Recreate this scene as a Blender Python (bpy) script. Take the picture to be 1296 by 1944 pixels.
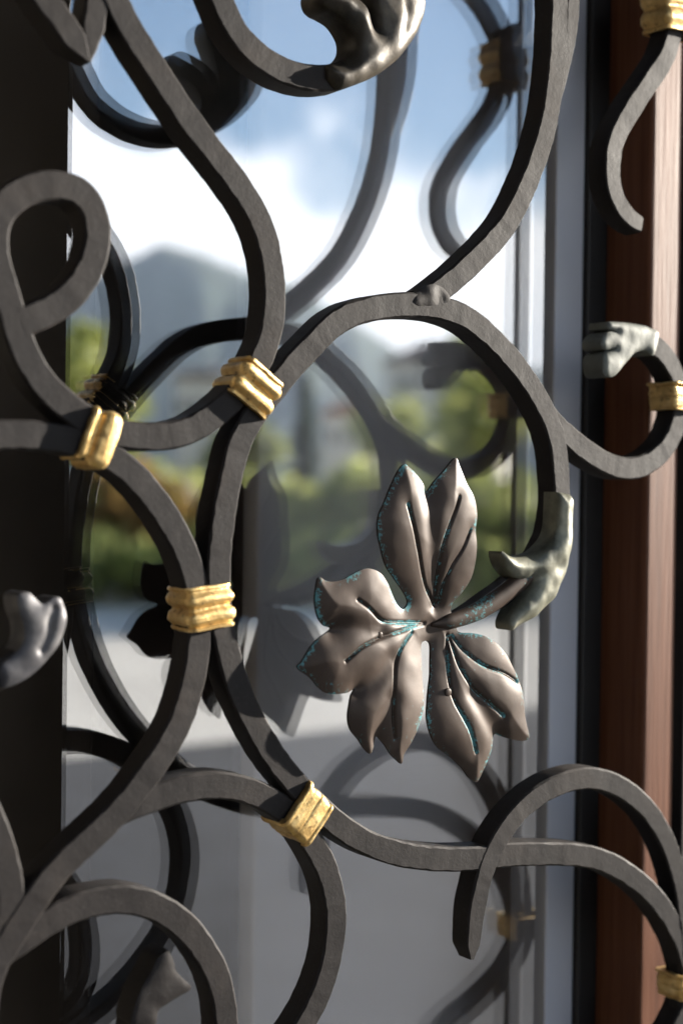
import bpy, bmesh, math, random
import numpy as np
from mathutils import Vector, Matrix, noise as mnoise
from mathutils.geometry import delaunay_2d_cdt

for o in list(bpy.data.objects):
    bpy.data.objects.remove(o)
random.seed(7); rng = np.random.default_rng(7)
S = bpy.context.scene
COL = S.collection
R = math.radians

# ------------------------------------------------------------------ camera
# World: the glass lies in the plane y = 0, outside is -y, x runs to the right along the facade, z is up.
F_PX, W_PX, H_PX = 2800.0, 1296.0, 1944.0
YAW, PITCH, ROLL = R(36.6), R(0.82), R(0.72)
YF, TH = -0.086, 0.016            # front plane of the grille bars, bar depth
Z0 = 0.80                         # camera to grille along the lens axis
def rotm(c):
    r1 = np.array([[1, 0, 0], [0, math.cos(PITCH), -math.sin(PITCH)], [0, math.sin(PITCH), math.cos(PITCH)]])
    r2 = np.array([[math.cos(ROLL), -math.sin(ROLL), 0], [math.sin(ROLL), math.cos(ROLL), 0], [0, 0, 1]])
    return r2 @ r1 @ np.array(c, float)
XC, YC, ZC = rotm([math.cos(YAW), 0, math.sin(YAW)]), rotm([-math.sin(YAW), 0, math.cos(YAW)]), rotm([0, -1, 0])
M_CW = np.array([XC, YC, ZC])     # camera (x right, y down, z forward) -> world
FWD = M_CW @ np.array([0, 0, 1.0])
CAM = np.array([0.0, YF - Z0 * FWD[1], 1.5])
def ray(px, py):
    return M_CW @ np.array([(px - W_PX / 2) / F_PX, (py - H_PX / 2) / F_PX, 1.0])
def on_plane(px, py, y=YF):
    d = ray(px, py); t = (y - CAM[1]) / d[1]
    return CAM + d * t
def out_dir(px, py):              # direction in which the glass sends the view at a pixel, out over the yard
    d = ray(px, py)
    return np.array([d[0], -d[1], d[2]])
def outside(px, dist, z=0.0):     # a spot of the yard dist metres from the glass, on the bearing of a pixel column
    d = out_dir(px, 932.0); o = np.array([CAM[0], -CAM[1], 0.0])
    p = o + d * (dist / math.hypot(d[0], d[1]))
    return np.array([p[0], p[1], z])
cam_d = bpy.data.cameras.new('camera'); cam = bpy.data.objects.new('camera', cam_d); COL.objects.link(cam)
m = Matrix.Identity(4)
cx_, cy_, cz_ = M_CW @ np.array([1.0, 0, 0]), M_CW @ np.array([0, -1.0, 0]), -FWD
for i in range(3):
    m[i][0], m[i][1], m[i][2], m[i][3] = cx_[i], cy_[i], cz_[i], CAM[i]
cam.matrix_world = m
cam_d.sensor_fit = 'VERTICAL'; cam_d.sensor_height = 36.0; cam_d.sensor_width = 24.0
cam_d.lens = F_PX / H_PX * 36.0
cam_d.clip_start, cam_d.clip_end = 0.02, 30000
cam_d.dof.use_dof = True; cam_d.dof.focus_distance = 0.835; cam_d.dof.aperture_fstop = 4.4
S.camera = cam

# ------------------------------------------------------------------ sky and sun
SUN_AZ, SUN_EL = R(78), R(13)     # to the right of the outward normal
SUN = Vector((math.sin(SUN_AZ) * math.cos(SUN_EL), -math.cos(SUN_AZ) * math.cos(SUN_EL), math.sin(SUN_EL)))
wd = bpy.data.worlds.new('World'); S.world = wd; wd.use_nodes = True
nt = wd.node_tree; N, L = nt.nodes, nt.links
for n in list(N): N.remove(n)
def nd(t, **k):
    n = N.new(t)
    for a, b in k.items(): setattr(n, a, b)
    return n
def math_node(op, a=None, b=None, c=None):
    n = nd('ShaderNodeMath', operation=op)
    for i, v in enumerate((a, b, c)):
        if v is None: continue
        if isinstance(v, (int, float)): n.inputs[i].default_value = v
        else: L.new(v, n.inputs[i])
    return n.outputs[0]
sky = nd('ShaderNodeTexSky', sky_type='NISHITA', sun_disc=False)
sky.sun_rotation = math.atan2(SUN.x, SUN.y); sky.air_density = 1.0; sky.dust_density = 0.5; sky.ozone_density = 3.0
sky.sun_elevation = SUN_EL
tc = nd('ShaderNodeTexCoord'); sep = nd('ShaderNodeSeparateXYZ'); L.new(tc.outputs['Generated'], sep.inputs[0])
elev = math_node('ARCSINE', sep.outputs[2])
azim = math_node('ARCTAN2', sep.outputs[0], math_node('MULTIPLY', sep.outputs[1], -1.0))   # from the outward normal, to the right
nz = nd('ShaderNodeTexNoise'); nz.inputs['Scale'].default_value = 7.0; nz.inputs['Detail'].default_value = 7; nz.inputs['Roughness'].default_value = 0.55
L.new(tc.outputs['Generated'], nz.inputs['Vector'])
nz2 = nd('ShaderNodeTexNoise'); nz2.inputs['Scale'].default_value = 3.2; nz2.inputs['Detail'].default_value = 5
L.new(tc.outputs['Generated'], nz2.inputs['Vector'])
# a bank of cumulus round the horizon, highest over the mountains
top = math_node('ADD', 0.145, math_node('MULTIPLY', math_node('COSINE', math_node('MULTIPLY', math_node('SUBTRACT', azim, R(5)), 2.0)), 0.20))
top = math_node('ADD', top, math_node('MULTIPLY', math_node('SUBTRACT', nz.outputs[0], 0.52), 0.26))
mask = nd('ShaderNodeMapRange', interpolation_type='SMOOTHSTEP'); L.new(math_node('SUBTRACT', top, elev), mask.inputs[0])
mask.inputs[1].default_value = -0.012; mask.inputs[2].default_value = 0.03
ramp = nd('ShaderNodeValToRGB'); L.new(nz2.outputs[0], ramp.inputs[0])
ramp.color_ramp.elements[0].position = 0.3; ramp.color_ramp.elements[0].color = (0.78, 0.82, 0.90, 1)
ramp.color_ramp.elements[1].position = 0.6; ramp.color_ramp.elements[1].color = (1, 0.98, 0.95, 1)
bg_s = nd('ShaderNodeBackground'); L.new(sky.outputs[0], bg_s.inputs[0]); bg_s.inputs[1].default_value = 0.05
bg_c = nd('ShaderNodeBackground'); L.new(ramp.outputs[0], bg_c.inputs[0]); bg_c.inputs[1].default_value = 0.68
mix = nd('ShaderNodeMixShader'); L.new(mask.outputs[0], mix.inputs[0]); L.new(bg_s.outputs[0], mix.inputs[1]); L.new(bg_c.outputs[0], mix.inputs[2])
wo = nd('ShaderNodeOutputWorld'); L.new(mix.outputs[0], wo.inputs[0])

sl = bpy.data.lights.new('sun', 'SUN'); sl.energy = 5.0; sl.angle = R(0.53); sl.color = (1.0, 0.92, 0.81)
so = bpy.data.objects.new('sun', sl); COL.objects.link(so); so.rotation_euler = SUN.to_track_quat('Z', 'Y').to_euler(); so.location = (3, -3, 4)

S.view_settings.view_transform = 'Standard'; S.view_settings.look = 'None'; S.view_settings.gamma = 1.0
S.view_settings.use_curve_mapping = False
S.view_settings.exposure = 2.45
S.render.engine = 'CYCLES'
S.cycles.use_denoising = True
S.cycles.max_bounces = 10; S.cycles.transparent_max_bounces = 12; S.cycles.glossy_bounces = 5
S.cycles.caustics_reflective = False; S.cycles.caustics_refractive = False

# ------------------------------------------------------------------ materials
def new_mat(name):
    mt = bpy.data.materials.new(name); mt.use_nodes = True
    t = mt.node_tree; b = t.nodes['Principled BSDF']
    return mt, t, b
def noise_n(t, scale, detail=4, rough=0.5, coord='Object', stretch=None):
    c = t.nodes.new('ShaderNodeTexCoord'); n = t.nodes.new('ShaderNodeTexNoise')
    n.inputs['Scale'].default_value = scale; n.inputs['Detail'].default_value = detail; n.inputs['Roughness'].default_value = rough
    src = c.outputs[coord]
    if stretch:
        mp = t.nodes.new('ShaderNodeMapping'); mp.inputs['Scale'].default_value = stretch
        t.links.new(src, mp.inputs[0]); src = mp.outputs[0]
    t.links.new(src, n.inputs['Vector'])
    return n.outputs[0]
def ramp_n(t, fac, stops):
    r = t.nodes.new('ShaderNodeValToRGB'); t.links.new(fac, r.inputs[0])
    e = r.color_ramp.elements
    while len(e) < len(stops): e.new(0.5)
    for i, (p, c) in enumerate(stops):
        e[i].position = p; e[i].color = (*c, 1) if len(c) == 3 else c
    return r.outputs[0]
def mix_n(t, fac, a, b):
    x = t.nodes.new('ShaderNodeMix'); x.data_type = 'RGBA'
    for v, s in ((fac, x.inputs[0]), (a, x.inputs[6]), (b, x.inputs[7])):
        if isinstance(v, (int, float)): s.default_value = v
        elif isinstance(v, tuple): s.default_value = (*v, 1)
        else: t.links.new(v, s)
    return x.outputs[2]
def mth(t, op, a, b=None):
    n = t.nodes.new('ShaderNodeMath'); n.operation = op
    for i, v in enumerate((a, b)):
        if v is None: continue
        if isinstance(v, (int, float)): n.inputs[i].default_value = v
        else: t.links.new(v, n.inputs[i])
    return n.outputs[0]
def bump_n(t, b, h, strength, dist):
    n = t.nodes.new('ShaderNodeBump'); n.inputs['Strength'].default_value = strength; n.inputs['Distance'].default_value = dist
    t.links.new(h, n.inputs['Height']); t.links.new(n.outputs[0], b.inputs['Normal'])
def attr_n(t, name):
    a = t.nodes.new('ShaderNodeAttribute'); a.attribute_name = name
    return a.outputs['Fac']
def plain(name, col, rough=0.7, metal=0.0, var=0.25, scale=8.0, bump=0.0, bscale=40, bdist=0.01, spec=0.4):
    mt, t, b = new_mat(name)
    n = noise_n(t, scale, 5)
    lo = tuple(c * (1 - var) for c in col); hi = tuple(min(1, c * (1 + var)) for c in col)
    t.links.new(ramp_n(t, n, [(0.3, lo), (0.7, hi)]), b.inputs['Base Color'])
    b.inputs['Roughness'].default_value = rough; b.inputs['Metallic'].default_value = metal; b.inputs['Specular IOR Level'].default_value = spec
    if bump: bump_n(t, b, noise_n(t, bscale, 6), bump, bdist)
    return mt

def iron_mat():
    mt, t, b = new_mat('wrought_iron')
    n1 = noise_n(t, 28, 6, 0.6); n2 = noise_n(t, 420, 3, 0.6); n3 = noise_n(t, 1100, 2, 0.5)
    c = ramp_n(t, n1, [(0.3, (0.0132, 0.0116, 0.0118)), (0.55, (0.0195, 0.0169, 0.0167)), (0.75, (0.0315, 0.0262, 0.0238))])
    c = mix_n(t, mth(t, 'MULTIPLY', ramp_n(t, n2, [(0.56, (0, 0, 0)), (0.72, (1, 1, 1))]), 0.2), c, (0.055, 0.052, 0.051))
    t.links.new(c, b.inputs['Base Color'])
    b.inputs['Metallic'].default_value = 0.0; b.inputs['Specular IOR Level'].default_value = 0.17
    t.links.new(ramp_n(t, n1, [(0.3, (0.56, 0.56, 0.56)), (0.7, (0.7, 0.7, 0.7))]), b.inputs['Roughness'])
    bump_n(t, b, mth(t, 'ADD', mth(t, 'MULTIPLY', n1, 2.0), mth(t, 'ADD', mth(t, 'MULTIPLY', n2, 0.42), mth(t, 'MULTIPLY', n3, 0.2))), 0.30, 0.0009)
    return mt
def gold_mat():
    mt, t, b = new_mat('gilding')
    n1 = noise_n(t, 90, 6, 0.65); n2 = noise_n(t, 260, 5, 0.7)
    c = ramp_n(t, n1, [(0.25, (0.38, 0.22, 0.07)), (0.5, (0.68, 0.46, 0.18)), (0.75, (0.88, 0.68, 0.34))])
    wear = ramp_n(t, n2, [(0.575, (0, 0, 0)), (0.66, (1, 1, 1))])
    c = mix_n(t, mth(t, 'MULTIPLY', wear, 0.75), c, (0.11, 0.06, 0.025))
    t.links.new(c, b.inputs['Base Color'])
    b.inputs['Metallic'].default_value = 0.7
    t.links.new(ramp_n(t, n2, [(0.3, (0.3, 0.3, 0.3)), (0.7, (0.52, 0.52, 0.52))]), b.inputs['Roughness'])
    bump_n(t, b, mth(t, 'ADD', n1, mth(t, 'MULTIPLY', n2, 0.4)), 0.6, 0.0014)
    return mt
def bronze_mat():
    mt, t, b = new_mat('bronze_with_verdigris')
    n1 = noise_n(t, 34, 6, 0.6); n2 = noise_n(t, 520, 6, 0.75); n3 = noise_n(t, 700, 3, 0.6)
    c = ramp_n(t, n1, [(0.28, (0.035, 0.0253, 0.0205)), (0.5, (0.052, 0.0375, 0.030)), (0.74, (0.074, 0.054, 0.043))])
    patch = ramp_n(t, noise_n(t, 48, 3, 0.5), [(0.42, (0.35, 0.35, 0.35)), (0.60, (1.15, 1.15, 1.15))])
    v = mth(t, 'MULTIPLY', attr_n(t, 'verdigris'), patch)
    f = ramp_n(t, mth(t, 'ADD', mth(t, 'MULTIPLY', v, 0.30), mth(t, 'ADD', mth(t, 'MULTIPLY', n1, 0.35), mth(t, 'MULTIPLY', n2, 0.65))), [(0.632, (0, 0, 0)), (0.675, (1, 1, 1))])
    c = mix_n(t, mth(t, 'MULTIPLY', ramp_n(t, n3, [(0.60, (0, 0, 0)), (0.75, (1, 1, 1))]), 0.5), c, (0.05, 0.038, 0.034))
    c = mix_n(t, f, c, (0.085, 0.23, 0.25))
    t.links.new(c, b.inputs['Base Color'])
    t.links.new(mth(t, 'MULTIPLY', mth(t, 'SUBTRACT', 1.0, f), 0.15), b.inputs['Metallic'])
    t.links.new(ramp_n(t, n1, [(0.3, (0.42, 0.42, 0.42)), (0.7, (0.54, 0.54, 0.54))]), b.inputs['Roughness'])
    b.inputs['Specular IOR Level'].default_value = 0.15
    bump_n(t, b, mth(t, 'ADD', mth(t, 'MULTIPLY', n1, 0.25), mth(t, 'MULTIPLY', n2, 0.22)), 0.3, 0.0008)
    return mt
def patina_mat(name, c0, c1, c2, metal=0.35, rough=0.42):
    mt, t, b = new_mat(name)
    n1 = noise_n(t, 60, 6, 0.6); n2 = noise_n(t, 300, 5, 0.6)
    c = ramp_n(t, n1, [(0.3, c0), (0.5, c1), (0.72, c2)])
    t.links.new(c, b.inputs['Base Color']); b.inputs['Metallic'].default_value = metal; b.inputs['Roughness'].default_value = rough
    b.inputs['Specular IOR Level'].default_value = 0.3
    bump_n(t, b, mth(t, 'ADD', mth(t, 'MULTIPLY', n1, 0.5), mth(t, 'MULTIPLY', n2, 0.2)), 0.5, 0.0014)
    return mt
def wood_mat():
    mt, t, b = new_mat('stained_wood')
    g = noise_n(t, 30, 6, 0.6, stretch=(6, 6, 0.18)); f = noise_n(t, 130, 4, 0.6, stretch=(3, 3, 0.1))
    c = ramp_n(t, mth(t, 'ADD', mth(t, 'MULTIPLY', g, 0.7), mth(t, 'MULTIPLY', f, 0.3)), [(0.3, (0.07, 0.025, 0.013)), (0.5, (0.125, 0.05, 0.027)), (0.7, (0.175, 0.077, 0.046))])
    t.links.new(c, b.inputs['Base Color']); b.inputs['Roughness'].default_value = 0.5; b.inputs['Specular IOR Level'].default_value = 0.2
    bump_n(t, b, f, 0.3, 0.001)
    return mt
def glass_mat(r):
    mt = bpy.data.materials.new('tinted_glass'); mt.use_nodes = True; t = mt.node_tree
    for n in list(t.nodes): t.nodes.remove(n)
    o = t.nodes.new('ShaderNodeOutputMaterial'); mx = t.nodes.new('ShaderNodeMixShader')
    tr = t.nodes.new('ShaderNodeBsdfTransparent'); tr.inputs[0].default_value = (0.98, 0.98, 0.98, 1)
    gl = t.nodes.new('ShaderNodeBsdfGlossy'); gl.inputs['Roughness'].default_value = 0.0; gl.inputs[0].default_value = (0.97, 0.98, 1.0, 1)
    fr = t.nodes.new('ShaderNodeLayerWeight'); fr.inputs[0].default_value = 0.25
    ad = t.nodes.new('ShaderNodeMath'); ad.operation = 'MULTIPLY_ADD'; ad.inputs[1].default_value = 0.5; ad.inputs[2].default_value = r
    t.links.new(fr.outputs['Fresnel'], ad.inputs[0]); t.links.new(ad.outputs[0], mx.inputs[0])
    t.links.new(tr.outputs[0], mx.inputs[1]); t.links.new(gl.outputs[0], mx.inputs[2]); t.links.new(mx.outputs[0], o.inputs[0])
    return mt
def leaf_mat(name, c0, c1):
    mt = bpy.data.materials.new(name); mt.use_nodes = True; t = mt.node_tree; b = t.nodes['Principled BSDF']
    oi = t.nodes.new('ShaderNodeNewGeometry')
    c = ramp_n(t, oi.outputs['Random Per Island'], [(0.0, c0), (1.0, c1)])
    t.links.new(c, b.inputs['Base Color']); b.inputs['Roughness'].default_value = 0.6
    tl = t.nodes.new('ShaderNodeBsdfTranslucent'); t.links.new(c, tl.inputs[0])
    mx = t.nodes.new('ShaderNodeMixShader'); mx.inputs[0].default_value = 0.58
    t.links.new(b.outputs[0], mx.inputs[1]); t.links.new(tl.outputs[0], mx.inputs[2])
    t.links.new(mx.outputs[0], t.nodes['Material Output'].inputs[0])
    return mt

IRON, GOLD, BRONZE, WOOD = iron_mat(), gold_mat(), bronze_mat(), wood_mat()
SHEATH = patina_mat('grey_green_patina', (0.075, 0.077, 0.06), (0.155, 0.157, 0.122), (0.26, 0.25, 0.195))
STEEL = patina_mat('worn_burnished_iron', (0.028, 0.029, 0.036), (0.07, 0.069, 0.075), (0.14, 0.137, 0.14), 0.35, 0.48)
PALE = patina_mat('pale_zinc_patina', (0.0900, 0.0990, 0.0900), (0.1305, 0.1395, 0.1260), (0.1710, 0.1755, 0.1620), 0.2, 0.6)
BUD = patina_mat('dark_bronze', (0.018, 0.0165, 0.014), (0.044, 0.038, 0.030), (0.085, 0.072, 0.056), 0.35, 0.46)
GLASS = glass_mat(0.28)
BLACK = plain('black_rubber', (0.008, 0.008, 0.009), 0.6)
STILE = plain('dark_brown_varnish', (0.034, 0.028, 0.0225), 0.75, var=0.3, scale=5, spec=0.15)

# ------------------------------------------------------------------ object helpers
def link(name, me, parent=None, mat=None):
    o = bpy.data.objects.new(name, me); COL.objects.link(o)
    if parent: o.parent = parent
    if mat and not me.materials: me.materials.append(mat)
    return o
def mesh(name, v, f, smooth=False):
    me = bpy.data.meshes.new(name); me.from_pydata([tuple(p) for p in v], [], f); me.update()
    if smooth: me.polygons.foreach_set('use_smooth', [True] * len(me.polygons))
    return me
def tag(o, label=None, cat=None, group=None, kind=None):
    for k, v in (('label', label), ('category', cat), ('group', group), ('kind', kind)):
        if v: o[k] = v
    return o
def empty(name, loc=(0, 0, 0), rz=0.0):
    o = bpy.data.objects.new(name, None); COL.objects.link(o); o.location = loc; o.rotation_euler = (0, 0, rz); o.empty_display_size = 0.1
    return o
def box_mesh(name, x0, x1, y0, y1, z0, z1, bev=0.0, seg=2):
    bm = bmesh.new(); bmesh.ops.create_cube(bm, size=1)
    for v in bm.verts:
        v.co = Vector(((x0 + x1) / 2 + v.co.x * (x1 - x0), (y0 + y1) / 2 + v.co.y * (y1 - y0), (z0 + z1) / 2 + v.co.z * (z1 - z0)))
    if bev: bmesh.ops.bevel(bm, geom=list(bm.edges), offset=bev, segments=seg, profile=0.5, affect='EDGES')
    me = bpy.data.meshes.new(name); bm.to_mesh(me); bm.free()
    return me
def box(name, mat, x0, x1, y0, y1, z0, z1, bev=0.0, parent=None, seg=2):
    return link(name, box_mesh(name, x0, x1, y0, y1, z0, z1, bev, seg), parent, mat)

def catmull(P, step):
    P = np.asarray(P, float); Q = np.vstack([2 * P[0] - P[1], P, 2 * P[-1] - P[-2]]); out = []
    for i in range(1, len(Q) - 2):
        p0, p1, p2, p3 = Q[i - 1], Q[i], Q[i + 1], Q[i + 2]
        for t in np.linspace(0, 1, 24, endpoint=False):
            out.append(0.5 * (2 * p1 + (p2 - p0) * t + (2 * p0 - 5 * p1 + 4 * p2 - p3) * t * t + (3 * p1 - p0 - 3 * p2 + p3) * t ** 3))
    out.append(P[-1]); out = np.array(out)
    s = np.r_[0, np.cumsum(np.linalg.norm(np.diff(out, axis=0), axis=1))]
    n = max(4, int(s[-1] / step)); q = np.linspace(0, s[-1], n + 1)
    return np.c_[[np.interp(q, s, out[:, k]) for k in range(out.shape[1])]].T
def smooth_line(C, k):
    C = C.copy()
    for _ in range(k):
        C[1:-1] = 0.25 * C[:-2] + 0.5 * C[1:-1] + 0.25 * C[2:]
    return C
SEED = [0]
def bar(name, parent, pts, mat, w=0.0142, t=TH, y=YF, taper=(), sm=22, point=False):
    """A forged square bar whose front face follows a traced centre line in the plane of the grille."""
    SEED[0] += 1; sd = SEED[0] * 13.7
    P = np.array([on_plane(a, b, y)[[0, 2]] for a, b in pts])
    C = smooth_line(catmull(P, 0.0025), sm); n = len(C)
    T = np.gradient(C, axis=0); T /= np.linalg.norm(T, axis=1)[:, None]; Nn = np.c_[-T[:, 1], T[:, 0]]
    s = np.linspace(0, 1, n)
    wid = np.full(n, w)
    if taper: wid = w * np.interp(s, [a for a, _ in taper], [b for _, b in taper])
    c = 0.0011
    V = []
    for i in range(n):
        hw = wid[i] / 2
        nn = lambda k, f=90: mnoise.noise(Vector((C[i][0] * f + sd, k * 5.1, C[i][1] * f)))
        hl = hw * (1 + 0.035 * nn(1)) + 0.00012 * nn(2, 400); hr = hw * (1 + 0.035 * nn(3)) + 0.00012 * nn(4, 400)
        yf = y + 0.0003 * nn(5, 60) + 0.00012 * nn(6, 300); tt = t * (0.55 + 0.45 * min(1, wid[i] / w))
        cc = min(c, hw * 0.4) * (1 + 0.5 * nn(7, 200)); yb = y + tt
        sec = [(-hl + cc, yf), (-hl * 0.35, yf - 0.00015 * nn(8, 250)), (hr * 0.35, yf - 0.00015 * nn(9, 250)), (hr - cc, yf), (hr, yf + cc), (hr, yb - cc), (hr - cc, yb), (-hl + cc, yb), (-hl, yb - cc), (-hl, yf + cc)]
        for a, d in sec:
            V.append((C[i][0] + Nn[i][0] * a, d, C[i][1] + Nn[i][1] * a))
    k = 10; Fc = []
    for i in range(n - 1):
        for j in range(k):
            a = i * k + j; b = i * k + (j + 1) % k
            Fc.append((a, b, b + k, a + k))
    Fc.append(tuple(range(k - 1, -1, -1))); Fc.append(tuple((n - 1) * k + j for j in range(k)))
    me = mesh(name, V, Fc, True)
    bm = bmesh.new(); bm.from_mesh(me); bmesh.ops.recalc_face_normals(bm, faces=bm.faces)
    bm.edges.ensure_lookup_table(); bm.verts.ensure_lookup_table()
    for e in bm.edges:
        a, b = e.verts[0].index, e.verts[1].index
        if a % k == b % k and a % k not in (1, 2): e.smooth = False
        if a // k == b // k and a // k in (0, n - 1): e.smooth = False
    bm.to_mesh(me); bm.free()
    return link(name, me, parent, mat)

def poly_dist(P, Q, closed=True):
    """Distance of every point of P to the polyline Q."""
    A = Q; B = np.roll(Q, -1, 0)
    if not closed: A, B = Q[:-1], Q[1:]
    d = np.full(len(P), 1e9)
    for a, b in zip(A, B):
        ab = b - a; l2 = max(ab @ ab, 1e-12); t = np.clip(((P - a) @ ab) / l2, 0, 1)
        d = np.minimum(d, np.linalg.norm(P - (a + t[:, None] * ab), axis=1))
    return d
def inside(P, Q):
    c = np.zeros(len(P), bool); x, y = P[:, 0], P[:, 1]; B = np.roll(Q, -1, 0)
    for (x1, y1), (x2, y2) in zip(Q, B):
        if y1 == y2: continue
        k = ((y1 > y) != (y2 > y)) & (x < (x2 - x1) * (y - y1) / (y2 - y1) + x1); c ^= k
    return c
def relief(name, parent, outline, mat, y=YF, dome=0.004, soft=0.006, thick=0.003, grid=0.0016, veins=(), vein_w=0.0016, vein_d=0.0016, shape=None, corner=6, vd_edge=True, rnd=0.0003):
    """A beaten plate: an outline in the plane of the grille, swollen towards the viewer, with creases and a back."""
    O = np.array([on_plane(a, b, y)[[0, 2]] for a, b in outline])
    Oc = catmull(np.vstack([O, O[:1]]), grid * 0.8)[:-1]
    lo, hi = Oc.min(0), Oc.max(0)
    gx, gz = np.meshgrid(np.arange(lo[0], hi[0], grid), np.arange(lo[1], hi[1], grid)); gx[::2] += grid / 2
    G = np.c_[gx.ravel(), gz.ravel()]; G = G[inside(G, Oc)]; G = G[poly_dist(G, Oc) > grid * 0.55]
    vs = [np.array([on_plane(a, b, y)[[0, 2]] for a, b in v]) for v in veins]; vs = [catmull(v, 0.002) for v in vs]
    pts = np.vstack([Oc, G]); n0 = len(Oc)
    r = delaunay_2d_cdt([Vector(p) for p in pts], [(i, (i + 1) % n0) for i in range(n0)], [], 1, 1e-7)
    P = np.array([tuple(v) for v in r[0]]); tris = [tuple(f) for f in r[2]]
    d = poly_dist(P, Oc); h = dome * (1 - np.exp(-d / soft))
    dv = np.full(len(P), 1.0)
    for v in vs: dv = np.minimum(dv, poly_dist(P, v, False))
    if vs:
        h -= vein_d * np.exp(-(dv / vein_w) ** 2)
        h -= dome * 0.16 * np.exp(-(dv / (vein_w * 6.0)) ** 2)
    if shape is not None: h = h + shape(P)
    h += np.array([rnd * mnoise.noise(Vector((p[0] * 110, 3.3, p[1] * 110))) * 2 for p in P])
    ed = np.where(d < grid * 0.3)[0]
    n = len(P)
    V = [(p[0], y - hh, p[1]) for p, hh in zip(P, h)]
    hb = np.maximum(h * 0.0, 0) if thick > 0.008 else h
    if thick > 0.008: V += [(p[0], y + thick, p[1]) for p in P]
    else: V += [(p[0], y - hh + thick, p[1]) for p, hh in zip(P, h)]
    Fc = [t for t in tris] + [tuple(n + i for i in reversed(t)) for t in tris]
    cnt = {}
    for t in tris:
        for i in range(len(t)):
            e = (t[i], t[(i + 1) % len(t)]); cnt[e] = 1
    for (a, b) in list(cnt):
        if (b, a) not in cnt: Fc.append((b, a, a + n, b + n))
    me = mesh(name, V, Fc, True)
    bm = bmesh.new(); bm.from_mesh(me); bmesh.ops.recalc_face_normals(bm, faces=bm.faces)
    for e in bm.edges:
        if len(e.link_faces) == 2 and e.calc_face_angle(0) > R(55): e.smooth = False
    bm.to_mesh(me); bm.free()
    vd = 0.75 * np.exp(-(dv / (vein_w * 1.9)) ** 2) + (0.46 * np.exp(-(d / 0.0032) ** 2) if vd_edge else 0)
    a = me.attributes.new('verdigris', 'FLOAT', 'POINT'); a.data.foreach_set('value', np.clip(np.r_[vd, vd * 0], 0, 1).astype(np.float32))
    hmap = lambda q: float(h[np.argmin(((P - q) ** 2).sum(1))])
    return link(name, me, parent, mat), vs, hmap
def tube(name, parent, C, rad, mat, k=8, flat=1.0, verd=0.0):
    """Round rod through 3-D points, radius per point."""
    C = np.asarray(C, float); n = len(C); rad = np.broadcast_to(rad, (n,))
    T = np.gradient(C, axis=0); T /= np.linalg.norm(T, axis=1)[:, None]; V = []
    for i in range(n):
        u = np.cross(T[i], [0, 1, 0]); u /= np.linalg.norm(u); w = np.cross(T[i], u)
        for j in range(k):
            a = 2 * math.pi * j / k; V.append(C[i] + rad[i] * (u * math.cos(a) + w * math.sin(a) * flat))
    Fc = [(i * k + j, i * k + (j + 1) % k, (i + 1) * k + (j + 1) % k, (i + 1) * k + j) for i in range(n - 1) for j in range(k)]
    Fc += [tuple(range(k - 1, -1, -1)), tuple((n - 1) * k + j for j in range(k))]
    me = mesh(name, V, Fc, True)
    bm = bmesh.new(); bm.from_mesh(me); bmesh.ops.recalc_face_normals(bm, faces=bm.faces); bm.to_mesh(me); bm.free()
    a = me.attributes.new('verdigris', 'FLOAT', 'POINT'); a.data.foreach_set('value', np.full(len(V), verd, np.float32))
    return link(name, me, parent, mat)
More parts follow.
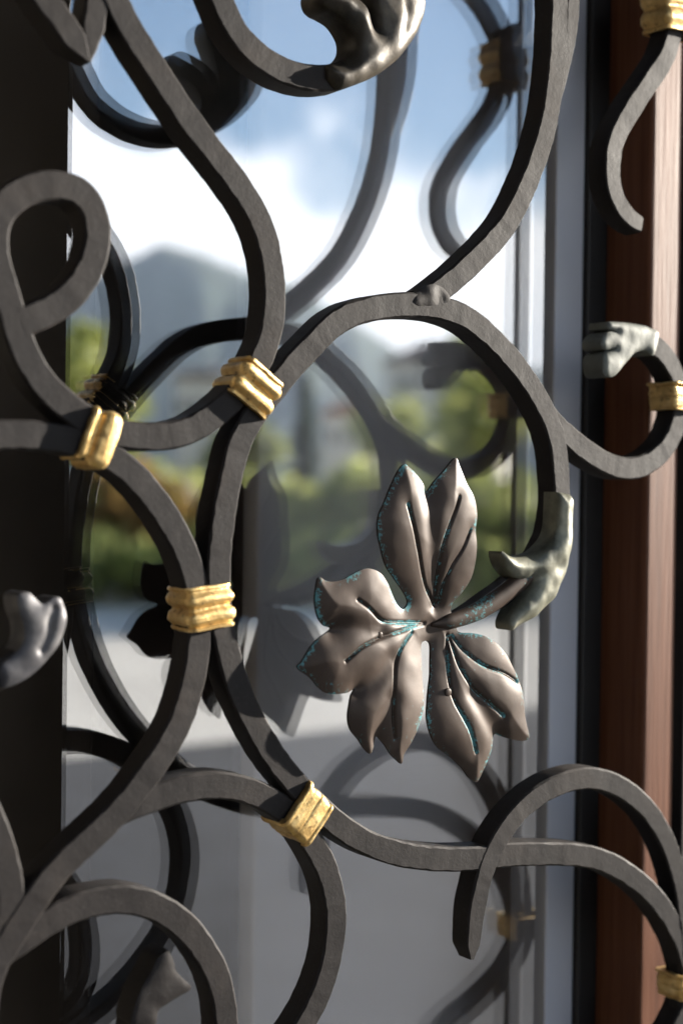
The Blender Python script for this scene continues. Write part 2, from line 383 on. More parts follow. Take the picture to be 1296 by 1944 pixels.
def collar(parent, corners, profile, depth=TH + 0.0095, front=0.0052, label=None, rad=0.0045):
    """A gilt band wrapped round the bars: a rounded loop carried along the bars with a moulded profile.
    corners: along-start/across-start, along-start/across-end, along-end/across-start, along-end/across-end."""
    SEED[0] += 1; sd = SEED[0] * 7.3
    a, b, c, d = [on_plane(px, py, YF - front)[[0, 2]] for px, py in corners]
    cen = (a + b + c + d) / 4; u = ((c + d) - (a + b)) / 2; v = ((b + d) - (a + c)) / 2
    lu, lv = np.linalg.norm(u), np.linalg.norm(v); u, v = u / lu, v / lv
    v = v - u * (u @ v) * 0.6; v /= np.linalg.norm(v)
    st = np.linspace(-0.5, 0.5, 33); prof = np.interp(st + 0.5, [p for p, _ in profile], [q for _, q in profile])
    loop = []
    hv, hw = lv / 2 + 0.0013, depth / 2
    for q, (sx, sz) in enumerate(((1, 1), (-1, 1), (-1, -1), (1, -1))):
        for i in range(7):
            an = q * math.pi / 2 + i / 6 * math.pi / 2
            loop.append((sx * (hv - rad), sz * (hw - rad), math.cos(an), math.sin(an)))
        nxt = ((-1, 1), (-1, -1), (1, -1), (1, 1))[q]
        for f in (0.2, 0.4, 0.6, 0.8):
            e = (q + 1) * math.pi / 2
            loop.append(((sx + (nxt[0] - sx) * f) * (hv - rad), (sz + (nxt[1] - sz) * f) * (hw - rad), math.cos(e), math.sin(e)))
    k = len(loop); V = []
    rows = [(-0.5, -0.004)] + list(zip(st, prof)) + [(0.5, -0.004)]
    for s_, e in rows:
        for (px, pz, nx, nz_) in loop:
            jj = 0.00035 * mnoise.noise(Vector((px * 300 + sd, s_ * 9, pz * 300))) + 0.0002 * mnoise.noise(Vector((px * 900 + sd, s_ * 30, pz * 900)))
            aa, ww = px + nx * (rad + e + jj), pz + nz_ * (rad + e + jj)
            ju = 0.0006 * mnoise.noise(Vector((px * 160, sd, pz * 160 + s_)))
            p = cen + u * (s_ * lu + ju) + v * aa
            V.append((p[0], YF - front + depth / 2 - ww, p[1]))
    Fc = [(i * k + j, i * k + (j + 1) % k, (i + 1) * k + (j + 1) % k, (i + 1) * k + j) for i in range(len(rows) - 1) for j in range(k)]
    me = mesh('collar', V, Fc, True)
    bm = bmesh.new(); bm.from_mesh(me); bmesh.ops.recalc_face_normals(bm, faces=bm.faces)
    for e in bm.edges:
        if len(e.link_faces) == 2 and e.calc_face_angle(0) > R(50): e.smooth = False
    for f in bm.faces:
        if f.normal.y > 0.6: f.material_index = 1
    bm.to_mesh(me); bm.free()
    me.materials.append(GOLD); me.materials.append(IRON)
    o = link('collar', me, parent)
    if label: o['label'] = label
    return o

# ------------------------------------------------------------------ ground and yard
def plane_mesh(name, x0, x1, y0, y1, z):
    return mesh(name, [(x0, y0, z), (x1, y0, z), (x1, y1, z), (x0, y1, z)], [(0, 1, 2, 3)])
GROUND = plain('dry_grass', (0.24, 0.23, 0.10), 0.95, var=0.3, scale=0.6)
ASPHALT = plain('asphalt', (0.058, 0.060, 0.066), 0.9, var=0.25, scale=3)
CONCRETE = plain('pale_concrete', (0.74, 0.69, 0.60), 0.9, var=0.12, scale=0.8)
tag(link('ground', plane_mesh('ground', -6600, 6600, -6600, 6600, -0.02), None, GROUND), kind='structure')
tag(link('driveway', plane_mesh('driveway', -20, 30, -6.7, -0.4, 0.0), None, ASPHALT), kind='structure')
tag(link('paved_yard', plane_mesh('paved_yard', -30, 40, -19, -6.7, 0.004), None, CONCRETE), kind='structure')

# ------------------------------------------------------------------ door: stile, post, glass, room behind
XL = on_plane(131, 972, 0.0)[0]                      # glass meets the dark stile
D_POST = 0.049
XR = on_plane(1226, 972, -D_POST)[0]                 # left reveal of the wooden post
d_ = ray(1122, 972); y_b = CAM[1] + d_[1] * (XR - CAM[0]) / d_[0]
x_b = on_plane(1104, 972, y_b)[0]
ZB, ZT = 0.02, 2.6
gd = empty('glazed_door', ((XL + x_b) / 2, 0, ZB))
tag(gd, 'large glass door pane mirroring sky, trees and the back of the iron grille', 'glass door')
def child(o, p):
    o.parent = p; o.matrix_parent_inverse = Matrix.Translation(p.location).inverted()
    return o
child(link('pane', mesh('pane', [(XL, 0, ZB), (XR, 0, ZB), (XR, 0, ZT), (XL, 0, ZT)], [(0, 1, 2, 3)]), None, GLASS), gd)
child(link('pane', mesh('pane', [(XL, .0055, ZB), (XR, .0055, ZB), (XR, .0055, ZT), (XL, .0055, ZT)], [(0, 1, 2, 3)]), None, GLASS), gd)
child(box('stile', STILE, XL - 0.14, XL + 0.045, 0.056, 0.10, ZB, ZT, 0.002), gd)
ALU = plain('grey_painted_frame', (0.42, 0.44, 0.50), 0.45, var=0.06, scale=3)
x_b, y_b = on_plane(1109, 972, -0.010)[0], -0.010
child(box('frame_strip', ALU, on_plane(1047, 972, -0.006)[0], x_b - 0.0005, -0.006, 0.03, ZB, ZT, 0.0015), gd)
child(box('glazing_bead', BLACK, x_b, XR, y_b, -0.002, ZB, ZT, 0.0015), gd)
po = empty('wooden_door_post', (XR + 0.05, -0.03, 0))
tag(po, 'reddish brown stained wooden door post beside the glass, its front edge in sun', 'door post')
pm = box('post', WOOD, XR, XR + 0.11, -D_POST, 0.05, 0.0, ZT, 0.0035, None, 4); child(pm, po)
child(box('moulding', WOOD, XR + 0.034, XR + 0.095, -D_POST - 0.002, -D_POST + 0.01, 0.0, ZT, 0.003), po)

PLASTER = plain('facade_plaster', (0.40, 0.37, 0.32), 0.95, var=0.1, bump=0.3, bscale=60)
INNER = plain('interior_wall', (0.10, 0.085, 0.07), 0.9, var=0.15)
CURT = plain('grey_panel', (0.78, 0.78, 0.82), 0.9, var=0.05, scale=2)
fw = tag(empty('facade_wall'), kind='structure')
box('wall_section', PLASTER, -3.2, XL - 0.14, -0.03, 0.25, 0.0, 3.4, 0, fw)
box('wall_section', PLASTER, XR + 0.11, 4.0, -0.03, 0.25, 0.0, 3.4, 0, fw)
box('lintel', PLASTER, XL - 0.14, XR + 0.11, -0.03, 0.25, ZT, 3.4, 0, fw)
BLOCKER = plain('dark_blocker', (0.007, 0.0055, 0.0045), 0.8, var=0.3, scale=6)  # near black so the added wall and roof bounce little sun
pc = tag(empty('sky_blocker'), 'added dark wall and roof, out of view, blocking sky light around the grille', 'sky_blocker')  # added out of view to keep sky light off bar sides and tops
box('side_wall', BLOCKER, -0.62, -0.54, -4.0, -0.03, 0.0, 2.75, 0, pc)
box('roof', BLOCKER, -0.62, 3.2, -1.7, -0.03, 2.75, 2.85, 0, pc)
rm = tag(empty('interior_room'), kind='structure')
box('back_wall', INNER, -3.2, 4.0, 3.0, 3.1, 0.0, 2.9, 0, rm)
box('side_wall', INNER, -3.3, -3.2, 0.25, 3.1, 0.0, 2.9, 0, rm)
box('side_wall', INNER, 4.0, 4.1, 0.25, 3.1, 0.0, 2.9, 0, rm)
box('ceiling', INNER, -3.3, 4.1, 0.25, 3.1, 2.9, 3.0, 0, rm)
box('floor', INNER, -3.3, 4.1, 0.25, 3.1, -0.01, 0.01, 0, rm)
xp = on_plane(490, 972, 0.09)[0]
tag(box('room_screen', CURT, xp, xp + 1.6, 0.09, 0.11, 0.011, 2.3, 0.003), 'pale grey screen standing in the dark room behind the glass', 'screen')

# ------------------------------------------------------------------ the iron grille
GR = empty('iron_grille', (0, 0, 0))
tag(GR, 'wrought iron scroll grille with gilt collars and a bronze vine leaf before the glass', 'grille')
A = [(42, 612), (75, 601), (125, 575), (165, 530), (187, 475), (192, 435), (182, 390), (155, 355), (110, 350), (70, 350), (30, 370), (0, 400), (-13, 440), (-8, 490), (8, 540), (25, 590), (38, 640), (57, 690), (95, 740), (130, 772), (165, 797), (205, 818), (250, 828), (300, 830), (350, 824), (395, 800), (430, 772), (462, 740), (490, 700), (512, 650), (519, 620), (524, 565), (520, 500), (506, 440), (481, 387), (442, 330), (390, 265), (340, 195), (292, 120), (247, 50), (215, -20), (185, -90), (150, -180), (110, -260)]
B = [(868, 1181), (930, 1150), (985, 1115), (1030, 1075), (1055, 1030), (1068, 975), (1068, 925), (1067, 900), (1063, 850), (1050, 805), (1023, 750), (978, 685), (930, 635), (893, 604), (848, 586), (800, 578), (748, 579), (698, 587), (648, 604), (605, 645), (565, 687), (530, 730), (500, 765), (470, 812), (452, 850), (442, 900), (431, 950), (424, 1000), (418, 1050), (416, 1100), (418, 1150), (428, 1203), (440, 1255), (452, 1300), (475, 1352), (507, 1414), (538, 1458), (571, 1498), (608, 1535), (648, 1570), (698, 1601), (760, 1622), (833, 1632), (908, 1631), (968, 1623), (1028, 1622), (1088, 1623), (1138, 1631), (1188, 1656), (1233, 1691), (1268, 1736), (1293, 1781), (1308, 1830), (1316, 1890)]
Cc = [(896, 1822), (900, 1796), (904, 1746), (913, 1696), (925, 1646), (945, 1601), (985, 1544), (1038, 1501), (1088, 1481), (1128, 1477), (1173, 1491), (1218, 1523), (1243, 1553), (1270, 1601), (1288, 1656), (1298, 1706), (1306, 1760), (1312, 1830), (1316, 1890)]
D = [(-120, 850), (-60, 832), (0, 824), (75, 826), (140, 836), (180, 848), (218, 870), (262, 905), (310, 965), (348, 1030), (372, 1095), (382, 1150), (382, 1203), (376, 1260), (367, 1300), (350, 1361), (322, 1416), (280, 1476), (235, 1535), (170, 1598), (125, 1638), (85, 1686), (55, 1731), (20, 1790), (-20, 1850), (-60, 1910), (-130, 2020), (-190, 2120)]
Ee = [(180, 1585), (215, 1556), (248, 1536), (280, 1521), (325, 1504), (385, 1492), (440, 1492), (500, 1511), (552, 1545), (580, 1575), (604, 1612), (627, 1661), (640, 1721), (637, 1796), (622, 1861), (597, 1921), (575, 1956), (530, 2020), (470, 2085), (390, 2150), (290, 2200)]
Ff = [(-40, 1850), (15, 1803), (55, 1778), (82, 1758), (132, 1728), (200, 1710), (255, 1708), (305, 1724), (352, 1756), (392, 1806), (421, 1866), (433, 1944), (430, 2010), (405, 2075), (352, 2108), (300, 2085), (274, 2030), (266, 1975), (274, 1930)]
Hh = [(-45, 1500), (-12, 1560), (8, 1620), (22, 1680), (25, 1740), (10, 1800), (-20, 1860), (-30, 1950), (-20, 2060)]
Ii = [(40, 1258), (0, 1283), (-50, 1295), (-120, 1300)]
Jj = [(430, -270), (398, -190), (390, -120), (406, -45), (424, 0), (447, 55), (482, 97), (530, 130), (575, 146), (630, 149), (672, 135)]
Kk = [(1312, -60), (1295, 0), (1286, 40), (1277, 81), (1263, 116), (1244, 144), (1221, 176), (1198, 213), (1177, 250), (1165, 285), (1163, 319), (1165, 352), (1175, 382), (1189, 405), (1205, 421), (1219, 426)]
Ll = [(1035, 760), (1055, 800), (1073, 822), (1096, 841), (1123, 861), (1150, 879), (1177, 889), (1208, 890), (1240, 876), (1267, 852), (1285, 819), (1293, 787), (1296, 747), (1292, 724), (1283, 702), (1269, 677), (1253, 659), (1225, 646), (1195, 645)]
Mm = [(1040, -260), (1055, -150), (1062, -60), (1063, 0), (1062, 60), (1058, 125), (1048, 205), (1030, 280), (1002, 355), (964, 428), (908, 490), (850, 542), (812, 570)]
M2 = [(1098, -220), (1095, -120), (1089, 0), (1085, 60), (1077, 110), (1067, 165), (1054, 215)]
T1 = [(-60, -190), (-5, -125), (75, -22), (109, 23), (140, 68), (168, 114)]
T2 = [(225, -200), (208, -120), (189, -10), (181, 40), (174, 85), (169, 116)]
Oo = [(1290, 20), (1284, -30), (1262, -90), (1225, -150), (1170, -210), (1090, -260)]
Pp = [(1316, 1880), (1300, 1930), (1272, 1980), (1225, 2035), (1165, 2095), (1115, 2175), (1090, 2270)]
bar('scroll_bar', GR, A, IRON, y=YF + -0.0001)
bar('scroll_bar', GR, B, IRON, y=YF + -0.0004, taper=((0, .45), (.03, .8), (.08, 1), (1, 1)))
bar('scroll_bar', GR, Cc, IRON, y=YF + -0.0007, taper=((0, .25), (.02, .75), (.08, .95), (1, 1)))
bar('scroll_bar', GR, D, IRON, y=YF + 0.0000)
bar('scroll_bar', GR, Ee, IRON, y=YF + 0.0008, taper=((0, .6), (.1, 1), (1, 1)))
bar('scroll_bar', GR, Ff, IRON, y=YF + 0.0009)
bar('scroll_bar', GR, Hh, IRON, y=YF + 0.0004)
bar('scroll_bar', GR, Ii, IRON, y=YF + 0.0000, sm=4)
bar('scroll_bar', GR, Jj, IRON, y=YF + 0.0001)
bar('scroll_bar', GR, Kk, IRON, y=YF + 0.0000, taper=((0, 1), (.75, 1), (.9, .92), (1, .78)), sm=12)
bar('scroll_bar', GR, Ll, IRON, y=YF + 0.0008, taper=((0, .5), (.12, 1), (1, 1)))
bar('scroll_bar', GR, Mm, IRON, y=YF + -0.0002, taper=((0, 1), (1, 1)))
bar('scroll_bar', GR, M2, IRON, y=YF + 0.0007, taper=((0, .9), (.55, .8), (.75, .6), (1, .15)), sm=6)
bar('scroll_bar', GR, T1, IRON, y=YF + -0.0003, w=0.0135, taper=((0, 1), (.87, 1), (.95, .55), (1, .18)), sm=2)
bar('scroll_bar', GR, T2, IRON, y=YF + 0.0004, w=0.0125, taper=((0, 1), (.8, .95), (.93, .55), (1, .2)), sm=2)
bar('scroll_bar', GR, Oo, IRON, y=YF, sm=6)
bar('scroll_bar', GR, Pp, IRON, y=YF, sm=6)
xv = on_plane(1281, 972, YF + 0.011)[0]
vb = box('upright_bar', IRON, xv, xv + 0.009, YF + 0.002, YF + 0.011, 0.005, 2.7, 0.0012, GR)
for z in (0.6, 2.3):
    box('wall_fixing', IRON, xv + 0.001, xv + 0.008, YF + 0.010, -D_POST + 0.002, z, z + 0.02, 0.001, GR)
# weld bead where the upper scroll meets the ring
wb = relief('weld', GR, [(783, 575), (790, 556), (815, 540), (838, 545), (853, 562), (848, 574), (818, 580), (798, 581)], IRON, y=YF - 0.0003, dome=0.0007, soft=0.002, thick=0.004, grid=0.0012, rnd=0.0006)

# forged ends
def zz(pts, ox, oy, s): return [(ox + a / s, oy + b / s) for a, b in pts]
relief('bud_tip', GR, zz([(180, 220), (190, 165), (235, 138), (300, 135), (350, 180), (430, 250), (500, 232), (560, 185), (620, 190), (655, 260), (682, 380), (670, 500), (620, 640), (520, 790), (400, 920), (250, 1030), (100, 1100), (20, 1090), (10, 900), (120, 800), (220, 690), (255, 580), (245, 450), (200, 330)], 0, 1100, 5.4),
       STEEL, y=YF - 0.0012, dome=0.0019, soft=0.003, thick=TH, grid=0.0013, veins=[zz([(560, 300), (520, 420), (500, 560), (420, 720)], 0, 1100, 5.4)], vein_w=0.0022, vein_d=0.0016, vd_edge=False)
relief('bud_tip', GR, zz([(320, 170), (480, 178), (640, 200), (760, 235), (850, 300), (800, 520), (700, 480), (600, 500), (540, 560), (440, 680), (380, 745), (310, 755), (260, 700), (250, 580), (285, 500), (400, 455), (285, 470), (240, 420), (250, 350), (320, 280), (420, 275), (320, 250), (310, 220)], 1096, 580, 5.554),
       PALE, y=YF - 0.001, dome=0.002, soft=0.002, thick=TH, grid=0.0013, vd_edge=False)
relief('forked_tip', GR, [(320, 1804), (331, 1828), (333, 1841), (348, 1858), (364, 1876), (340, 1892), (318, 1906), (300, 1920), (296, 1945), (270, 1952), (250, 1945), (256, 1910), (270, 1876), (288, 1844), (302, 1817)],
       IRON, y=YF - 0.0008, dome=0.001, soft=0.002, thick=TH, grid=0.0014)
relief('bud_tip', GR, zz([(430, 640), (430, 535), (500, 525), (560, 500), (630, 440), (655, 370), (640, 280), (570, 170), (480, 110), (420, 80), (375, 30), (360, -50), (400, -120), (480, -140), (580, -90), (680, -20), (760, 70), (800, 170), (822, 240), (812, 150), (790, 20), (750, -150), (700, -300), (730, -430), (810, -470), (900, -400), (1000, -360), (1130, -250), (1220, -110), (1245, 0), (1230, 120), (1170, 280), (1080, 410), (950, 540), (800, 640), (650, 700), (520, 735)], 520, 0, 4.32),
       BUD, y=YF - 0.001, dome=0.0072, soft=0.0048, thick=TH, grid=0.0016, veins=[zz([(1020, -150), (1030, 0), (1050, 120), (1040, 230)], 520, 0, 4.32)], vein_w=0.003, vein_d=0.001, rnd=0.0006, vd_edge=False)
sheath, _, _ = relief('bud_sheath', GR, zz([(885, 190), (955, 205), (1035, 240), (1055, 400), (1052, 600), (1035, 800), (1000, 1000), (930, 1180), (850, 1330), (740, 1450), (600, 1560), (480, 1620), (385, 1672), (364, 1600), (390, 1520), (440, 1430), (520, 1330), (590, 1240), (630, 1130), (540, 1122), (440, 1110), (380, 1060), (330, 990), (298, 900), (300, 825), (360, 868), (440, 893), (560, 880), (680, 840), (760, 770), (830, 680), (865, 570), (878, 400)], 900, 900, 5.635),
       SHEATH, y=YF - 0.0072, dome=0.0052, soft=0.0042, thick=0.0115, grid=0.0014, rnd=0.0007,
       veins=[zz([(900, 960), (760, 1060), (640, 1120)], 900, 900, 5.635)], vein_w=0.0035, vein_d=0.0012, vd_edge=False)
sheath['label'] = 'grey green forged sheath around the leaf stem'
stem_px = [(818, 1186), (838, 1183), (865, 1176), (905, 1161), (940, 1139), (972, 1115), (988, 1102), (1004, 1088)]
Cs = catmull(np.array([on_plane(a, b, YF - 0.003) for a, b in stem_px]), 0.003)
tube('leaf_stem', GR, Cs, np.interp(np.linspace(0, 1, len(Cs)), [0, .15, .6, 1], [.0010, .0046, .0060, .0058]), BRONZE, 14, 0.75, 0.28)

# the vine leaf
def za(p): return zz(p, 540, 850, 2.7)
def zb(p): return zz(p, 540, 1080, 2.7)
LEAF = za([(595, 84), (640, 130), (685, 190), (708, 224), (740, 170), (790, 115), (850, 52), (868, 90), (900, 180), (935, 250), (950, 340), (946, 420), (953, 500), (950, 590), (935, 670), (900, 740), (865, 790), (855, 835), (872, 868), (880, 915), (895, 945), (960, 950), (1010, 965), (1060, 1000), (1100, 1050), (1130, 1110), (1165, 1180), (1185, 1260)]) \
     + zb([(1200, 740), (1215, 800), (1232, 860), (1200, 876), (1140, 870), (1090, 855), (1055, 843), (1040, 880), (1020, 950), (990, 1030), (962, 1085), (920, 1065), (880, 1015), (820, 960), (750, 905), (715, 840), (700, 760), (705, 690), (720, 610), (735, 540), (745, 470), (755, 400), (748, 376), (728, 370), (705, 385), (697, 430), (695, 500), (690, 570), (690, 640), (680, 720), (650, 810), (610, 890), (580, 940), (568, 990), (545, 975), (510, 940), (480, 890), (450, 853), (430, 900), (410, 940), (380, 915), (350, 870), (310, 820), (295, 760), (300, 700), (315, 650), (337, 613), (290, 630), (200, 635), (150, 605), (110, 555), (48, 505), (70, 465), (110, 395), (150, 350), (217, 305), (175, 285), (145, 245), (130, 170), (135, 100), (150, 40), (180, 57), (220, 62), (270, 50), (320, 22)]) \
     + za([(370, 620), (410, 618), (460, 640), (500, 690), (530, 750), (560, 800), (595, 826), (620, 810), (622, 780), (590, 730), (540, 670), (490, 600), (460, 510), (445, 430), (450, 350), (480, 280), (510, 210), (545, 140), (575, 95)])
VEINS = [za(v) for v in (
    [(585, 290), (605, 380), (640, 520), (680, 650), (720, 730), (775, 810)],
    [(850, 250), (815, 340), (775, 460), (760, 580), (760, 700), (775, 800)],
    [(915, 420), (875, 510), (825, 600), (795, 700), (790, 800)],
    [(330, 775), (390, 820), (460, 880), (540, 893), (720, 900)],
    [(265, 1085), (350, 1015), (450, 970), (560, 940), (650, 915), (720, 903)],
    [(640, 945), (570, 1020), (535, 1100), (520, 1200), (520, 1290), (515, 1380), (525, 1481)],
    [(832, 960), (820, 1060), (815, 1190), (826, 1280), (850, 1341), (900, 1441), (935, 1551)],
    [(842, 968), (865, 1110), (920, 1220), (990, 1290), (1075, 1365)],
    [(855, 965), (900, 1040), (980, 1110), (1080, 1150), (1155, 1195)])]
CREASE = [za(v) for v in ([(708, 235), (705, 420), (735, 640), (765, 800)], [(217, 926), (330, 920), (450, 930)], [(335, 1236), (440, 1170), (500, 1080)], [(448, 1478), (470, 1380), (500, 1290)], [(1055, 1466), (980, 1360), (920, 1260)])]
YL = YF - 0.004
lc = on_plane(825, 1185, YL)[[0, 2]]
cre = [catmull(np.array([on_plane(a, b, YL)[[0, 2]] for a, b in c]), 0.003) for c in CREASE]
def leaf_shape(P):
    r = np.linalg.norm(P - lc, axis=1)
    h = 0.010 * np.sin(np.clip(r / 0.085, 0, 1.25) * math.pi * 0.62) - 0.004
    for c in cre: h -= 0.0022 * np.exp(-(poly_dist(P, c, False) / 0.006) ** 2)
    return h
leaf, vs, hm = relief('leaf', GR, LEAF, BRONZE, y=YL, dome=0.0048, soft=0.0120, thick=0.0016, grid=0.00085, veins=VEINS, vein_w=0.0008, vein_d=0.0014, shape=leaf_shape, rnd=0.0001)
leaf['label'] = 'brown bronze vine leaf with teal verdigris along its veins'
for v in vs:
    Cv = np.array([(q[0], YL - hm(q) - 0.0001, q[1]) for q in v]); Cv = smooth_line(Cv, 6)
    tube('vein', leaf, Cv, np.interp(np.linspace(0, 1, len(Cv)), [0, .12, .88, 1], [.0002, .00042, .00048, .0003]), BRONZE, 6, 1.0, 0.34)
for (a, b, r_) in ((455, 955, 0.0019), (800, 1248, 0.0026)):
    q = on_plane(*za([(a, b)])[0], YL)[[0, 2]]
    bm = bmesh.new(); bmesh.ops.create_uvsphere(bm, u_segments=16, v_segments=8, radius=r_)
    for v in bm.verts: v.co = Vector((v.co.x + q[0], v.co.y * 0.28 + YL - hm(q), v.co.z + q[1]))
    for f in bm.faces: f.smooth = True
    me = bpy.data.meshes.new('rivet'); bm.to_mesh(me); bm.free(); link('rivet', me, leaf, BRONZE)

# gilt collars
P2 = [(0, -.0012), (.06, -.0008), (.10, -.0020), (.16, -.0010), (.24, .0002), (.33, .0003), (.42, -.0008), (.48, -.0024), (.53, -.0022), (.58, -.0006), (.68, .0003), (.78, .0002), (.86, -.0012), (.90, -.0022), (.94, -.0008), (1, -.0012)]
P1 = [(0, -.0014), (.08, -.0004), (.17, -.0006), (.23, -.0028), (.33, -.0026), (.40, -.0012), (.52, .0002), (.68, .0006), (.86, .0002), (1, -.0012)]
P4 = [(0, -.0004), (.05, .0004), (.10, .0000), (.14, -.0018), (.30, -.0010), (.44, -.0008), (.50, -.0014), (.56, -.0007), (.85, -.0012), (.90, -.0018), (.95, -.0008), (1, -.0012)]
collar(GR, [(186, 769), (151, 867), (240, 799), (206, 888)], P1)
collar(GR, [(480, 675), (544, 733), (442, 739), (508, 799)], P2)
collar(GR, [(359, 1117), (444, 1108), (369, 1200), (450, 1188)], P2)
collar(GR, [(594, 1486), (542, 1567), (638, 1533), (588, 1609)], P4)
collar(GR, [(1268, -40), (1345, -22), (1270, 50), (1347, 66)], P2)
collar(GR, [(1281, 721), (1352, 729), (1283, 774), (1354, 782)], P4)
collar(GR, [(1298, 1845), (1368, 1855), (1299, 1893), (1369, 1903)], P4)

# ------------------------------------------------------------------ beyond the yard (seen in the glass)
LEAF_A = leaf_mat('light_foliage', (0.26, 0.30, 0.07), (0.55, 0.57, 0.20))
LEAF_B = leaf_mat('mid_foliage', (0.17, 0.21, 0.07), (0.38, 0.41, 0.15))
LEAF_C = leaf_mat('dark_foliage', (0.025, 0.05, 0.022), (0.07, 0.10, 0.045))
LEAF_D = leaf_mat('autumn_foliage', (0.22, 0.16, 0.05), (0.42, 0.27, 0.10))
BARK = plain('bark', (0.09, 0.065, 0.045), 0.95)
def crown_mesh(name, rx, rz, n, size, seed, conic=False):
    g = np.random.default_rng(seed); V = []; Fc = []
    lobes = [(g.normal(0, 0.45, 3), g.uniform(0.35, 0.6)) for _ in range(9)]
    k = 0
    while k < n:
        if conic:
            z = g.uniform(0, 1); rr = (1 - z) ** 0.8 * (0.75 + 0.35 * math.sin(z * 40)) * math.sqrt(g.uniform(0.15, 1)); a = g.uniform(0, 6.283)
            p = np.array([rr * math.cos(a) * rx, rr * math.sin(a) * rx, z * 2 * rz - rz])
        else:
            c, r_ = lobes[g.integers(len(lobes))]; q = g.normal(size=3); q /= np.linalg.norm(q)
            p = (c * np.array([.8, .8, .7]) + q * r_ * g.uniform(0.55, 1.0)); p = p * np.array([rx, rx, rz])
        u = g.normal(size=3); u /= np.linalg.norm(u); w = np.cross(u, g.normal(size=3)); w /= np.linalg.norm(w); s = size * g.uniform(0.6, 1.3)
        b = len(V); V += [p - u * s, p + w * s * 0.5, p + u * s, p - w * s * 0.5]; Fc.append((b, b + 1, b + 2, b + 3)); k += 1
    return mesh(name, V, Fc)
def tree(name, label, px, dist, h, rx, rz, mat, n=1600, size=0.22, conic=False, seed=1, cat='tree', group=None):
    p = outside(px, dist); t = empty(name, p); tag(t, label, cat, group)
    tr = tube('trunk', None, [(0, 0, -0.05), (0.04 * h / 5, 0, h * 0.3), (0, 0.05, h * 0.62), (0.03, 0, h * 0.85)], np.array([.05, .04, .028, .01]) * h * 0.6, BARK, 8); tr.parent = t
    me = crown_mesh('crown', rx, rz, int(n * 0.6), size, seed, conic); cr = link('crown', me, t, mat); cr.location = (0, 0, h - rz * (1.0 if conic else 0.95))
    return t
WALLW = plain('white_render', (0.74, 0.70, 0.64), 0.9, var=0.06)
WALLC = plain('cream_render', (0.62, 0.52, 0.40), 0.9, var=0.08)
TILE = plain('terracotta_tile', (0.52, 0.20, 0.11), 0.85, var=0.25, scale=2)
TILEB = plain('weathered_tile', (0.30, 0.20, 0.15), 0.85, var=0.25, scale=2)
PANE = plain('dark_window', (0.03, 0.035, 0.04), 0.15)
FRAMEM = plain('white_frame', (0.7, 0.68, 0.64), 0.6, var=0.05)
def house(label, px, dist, z0, w, d, h, rh, wall, roof):
    p = outside(px, dist, z0); hs = empty('house', p, math.atan2(-p[0], p[1]) * -1 + R(12)); tag(hs, label, 'house')
    dv = out_dir(px, 932); hs.rotation_euler = (0, 0, math.atan2(dv[0], -dv[1]) + R(10))
    box('wall', wall, -w / 2, w / 2, -d / 2, d / 2, -6, h, 0, hs)
    o = 0.5; V = [(-w / 2 - o, -d / 2 - o, h - .05), (w / 2 + o, -d / 2 - o, h - .05), (w / 2 + o, d / 2 + o, h - .05), (-w / 2 - o, d / 2 + o, h - .05), (-w / 4, 0, h + rh), (w / 4, 0, h + rh)]
    rf = link('roof', mesh('roof', V, [(0, 1, 5, 4), (1, 2, 5), (2, 3, 4, 5), (3, 0, 4), (3, 2, 1, 0)]), hs, roof)
    box('chimney', wall, w * .12, w * .12 + .6, -.3, .3, h, h + rh + .5, 0, rf)
    for fl in range(max(1, int(h // 2.8))):
        for i in range(3):
            x = (-0.32 + 0.32 * i) * w; z = fl * 2.8 + 0.9
            wn = box('window', FRAMEM, x - .6, x + .6, d / 2 - .05, d / 2 + .06, z, z + 1.4, 0, hs)
            box('window_pane', PANE, x - .48, x + .48, d / 2 + .04, d / 2 + .075, z + .1, z + 1.3, 0, wn)
    return hs
tree('tree', 'light green leafy tree right of the ring, mirrored in the glass', 885, 22, 3.7, 0.95, 1.2, LEAF_A, 2200, .13, seed=3)
tree('shrub', 'round light green shrub mirrored at the left by the dark stile', 190, 26, 4.5, 1.2, 1.7, LEAF_A, 1800, .18, seed=4, cat='shrub')
tree('shrub', 'broad mid green shrub mirrored left of the leaf', 340, 24, 2.3, 1.9, 1.1, LEAF_A, 2200, .17, seed=5, cat='shrub')
tree('shrub', 'yellowing orange brown shrub mirrored below the left collar', 250, 21, 2.0, 1.2, 1.0, LEAF_D, 1500, .15, seed=6, cat='shrub')
tree('shrub', 'sunny light green shrub mirrored in the centre below the red roof', 560, 25, 2.4, 2.1, 1.2, LEAF_A, 2400, .17, seed=8, cat='shrub')
tree('shrub', 'grey green shrub mirrored right behind the bronze leaf', 740, 23, 2.2, 1.9, 1.1, LEAF_B, 2200, .17, seed=9, cat='shrub')
tree('shrub', 'low dark green shrub mirrored beside the upright bar', 960, 21, 2.0, 1.6, 1.0, LEAF_B, 1800, .16, seed=10, cat='shrub')
tree('conifer_tree', 'slim dark conifer mirrored just right of the upper collar', 577, 60, 6.2, 0.8, 2.4, LEAF_C, 1200, .3, True, 11)
tree('tree', 'distant round green tree mirrored left of the conifer', 470, 80, 6.0, 2.6, 2.4, LEAF_B, 1600, .35, seed=12)
tree('tree', 'distant pale green tree mirrored between the two white houses', 730, 90, 7.0, 2.4, 2.6, LEAF_A, 1600, .35, seed=13)
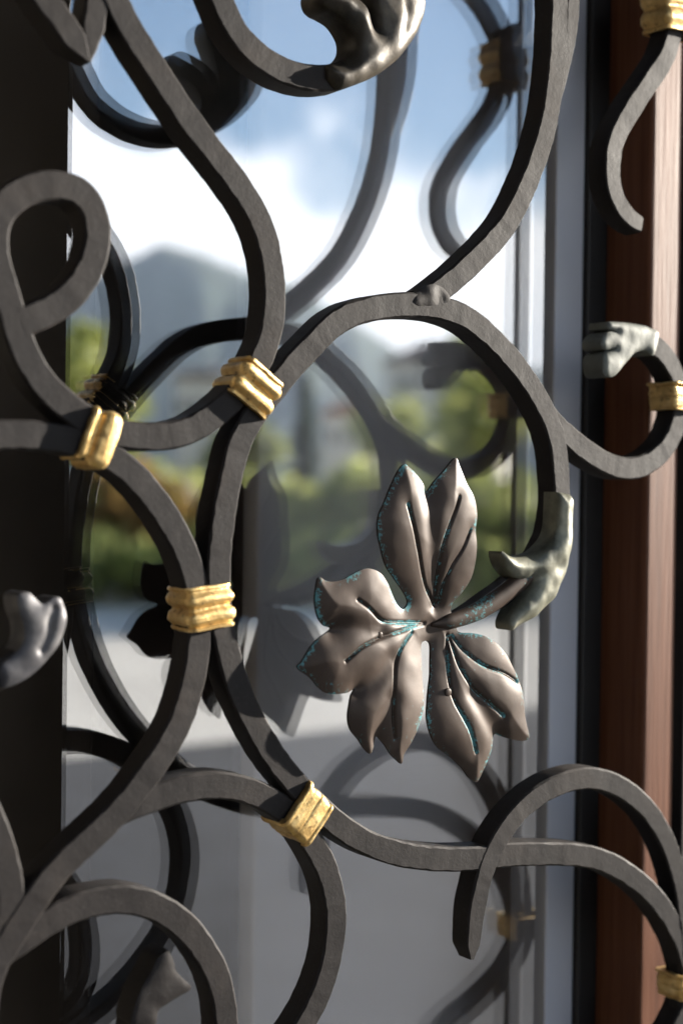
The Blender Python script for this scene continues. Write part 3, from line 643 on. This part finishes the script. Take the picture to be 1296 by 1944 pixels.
for i, (px, l) in enumerate(((150, 'dark clipped hedge plant nearest the stile'), (330, 'dark clipped hedge plant below the lowest left shrub'), (500, 'dark clipped hedge plant below the central shrub'), (680, 'dark clipped hedge plant behind the leaf'), (860, 'dark clipped hedge plant below the right tree'), (1010, 'dark clipped hedge plant nearest the wooden post'))):
    tree('hedge_plant', l + ', mirrored in the glass', px, 19.6, 1.0, 1.5, 0.55, (LEAF_B, LEAF_A)[i % 2], 1500, .13, seed=20 + i, cat='hedge', group='hedge along the far edge of the yard')
house('white house with terracotta roof mirrored in the centre', 665, 170, 6, 5.6, 6, 4.2, 1.6, WALLW, TILE)
house('white house with brown hipped roof mirrored inside the ring', 850, 120, 5.5, 9, 8, 6.2, 2.0, WALLW, TILEB)
house('small white house low among the trees mirrored at the left', 385, 150, 8, 5, 5, 4.6, 1.0, WALLW, TILEB)

# mountains
MTN = plain('forested_mountain', (0.06, 0.09, 0.06), 1.0, var=0.4, scale=0.004)
def mountain():
    V = []; Fc = []; prof = [(-900, 560), (-500, 520), (-200, 590), (0, 560), (150, 560), (230, 520), (300, 478), (360, 498), (430, 520), (520, 545), (600, 580), (700, 640), (800, 700), (900, 690), (1100, 720), (1400, 690), (2200, 640), (3200, 720)]
    xs = np.linspace(-900, 3200, 240); ys = np.interp(xs, [p for p, _ in prof], [q for _, q in prof]); nr = 14
    D0, D1 = 3200.0, 5200.0
    for i, (x, y_) in enumerate(zip(xs, ys)):
        y_ += 10 * mnoise.noise(Vector((x * .012, 0, 0))) + 4 * mnoise.noise(Vector((x * .05, 3, 0)))
        d = out_dir(x, 932); d = d / math.hypot(d[0], d[1]); hz = (940 - y_) / F_PX * D1 / math.cos(YAW * 0.2)
        for j in range(nr):
            f = j / (nr - 1); r_ = D0 + (D1 - D0) * f
            zz_ = hz * f ** 1.15 + (60 * mnoise.noise(Vector((x * .02, f * 4, 5))) * math.sin(f * math.pi))
            V.append((d[0] * r_, d[1] * r_, zz_ - 5 * (f == 0)))
        V.append((d[0] * (D1 + 900), d[1] * (D1 + 900), -5))
    k = nr + 1
    for i in range(len(xs) - 1):
        for j in range(k - 1): Fc.append((i * k + j, (i + 1) * k + j, (i + 1) * k + j + 1, i * k + j + 1))
    return mesh('mountain', V, Fc, True)
tag(link('mountain', mountain(), None, MTN), kind='structure')

# ------------------------------------------------------------------ air
HZ = bpy.data.materials.new('air_haze'); HZ.use_nodes = True; t = HZ.node_tree
for n in list(t.nodes): t.nodes.remove(n)
o_ = t.nodes.new('ShaderNodeOutputMaterial'); v_ = t.nodes.new('ShaderNodeVolumePrincipled')
v_.inputs['Color'].default_value = (0.62, 0.76, 0.95, 1); v_.inputs['Density'].default_value = 0.4 / 5200; v_.inputs['Anisotropy'].default_value = 0.0
t.links.new(v_.outputs[0], o_.inputs['Volume'])
tag(box('haze', HZ, -6700, 6700, -6700, 6700, -8.5, 960), 'thin blue haze over the valley', 'haze', kind='stuff')
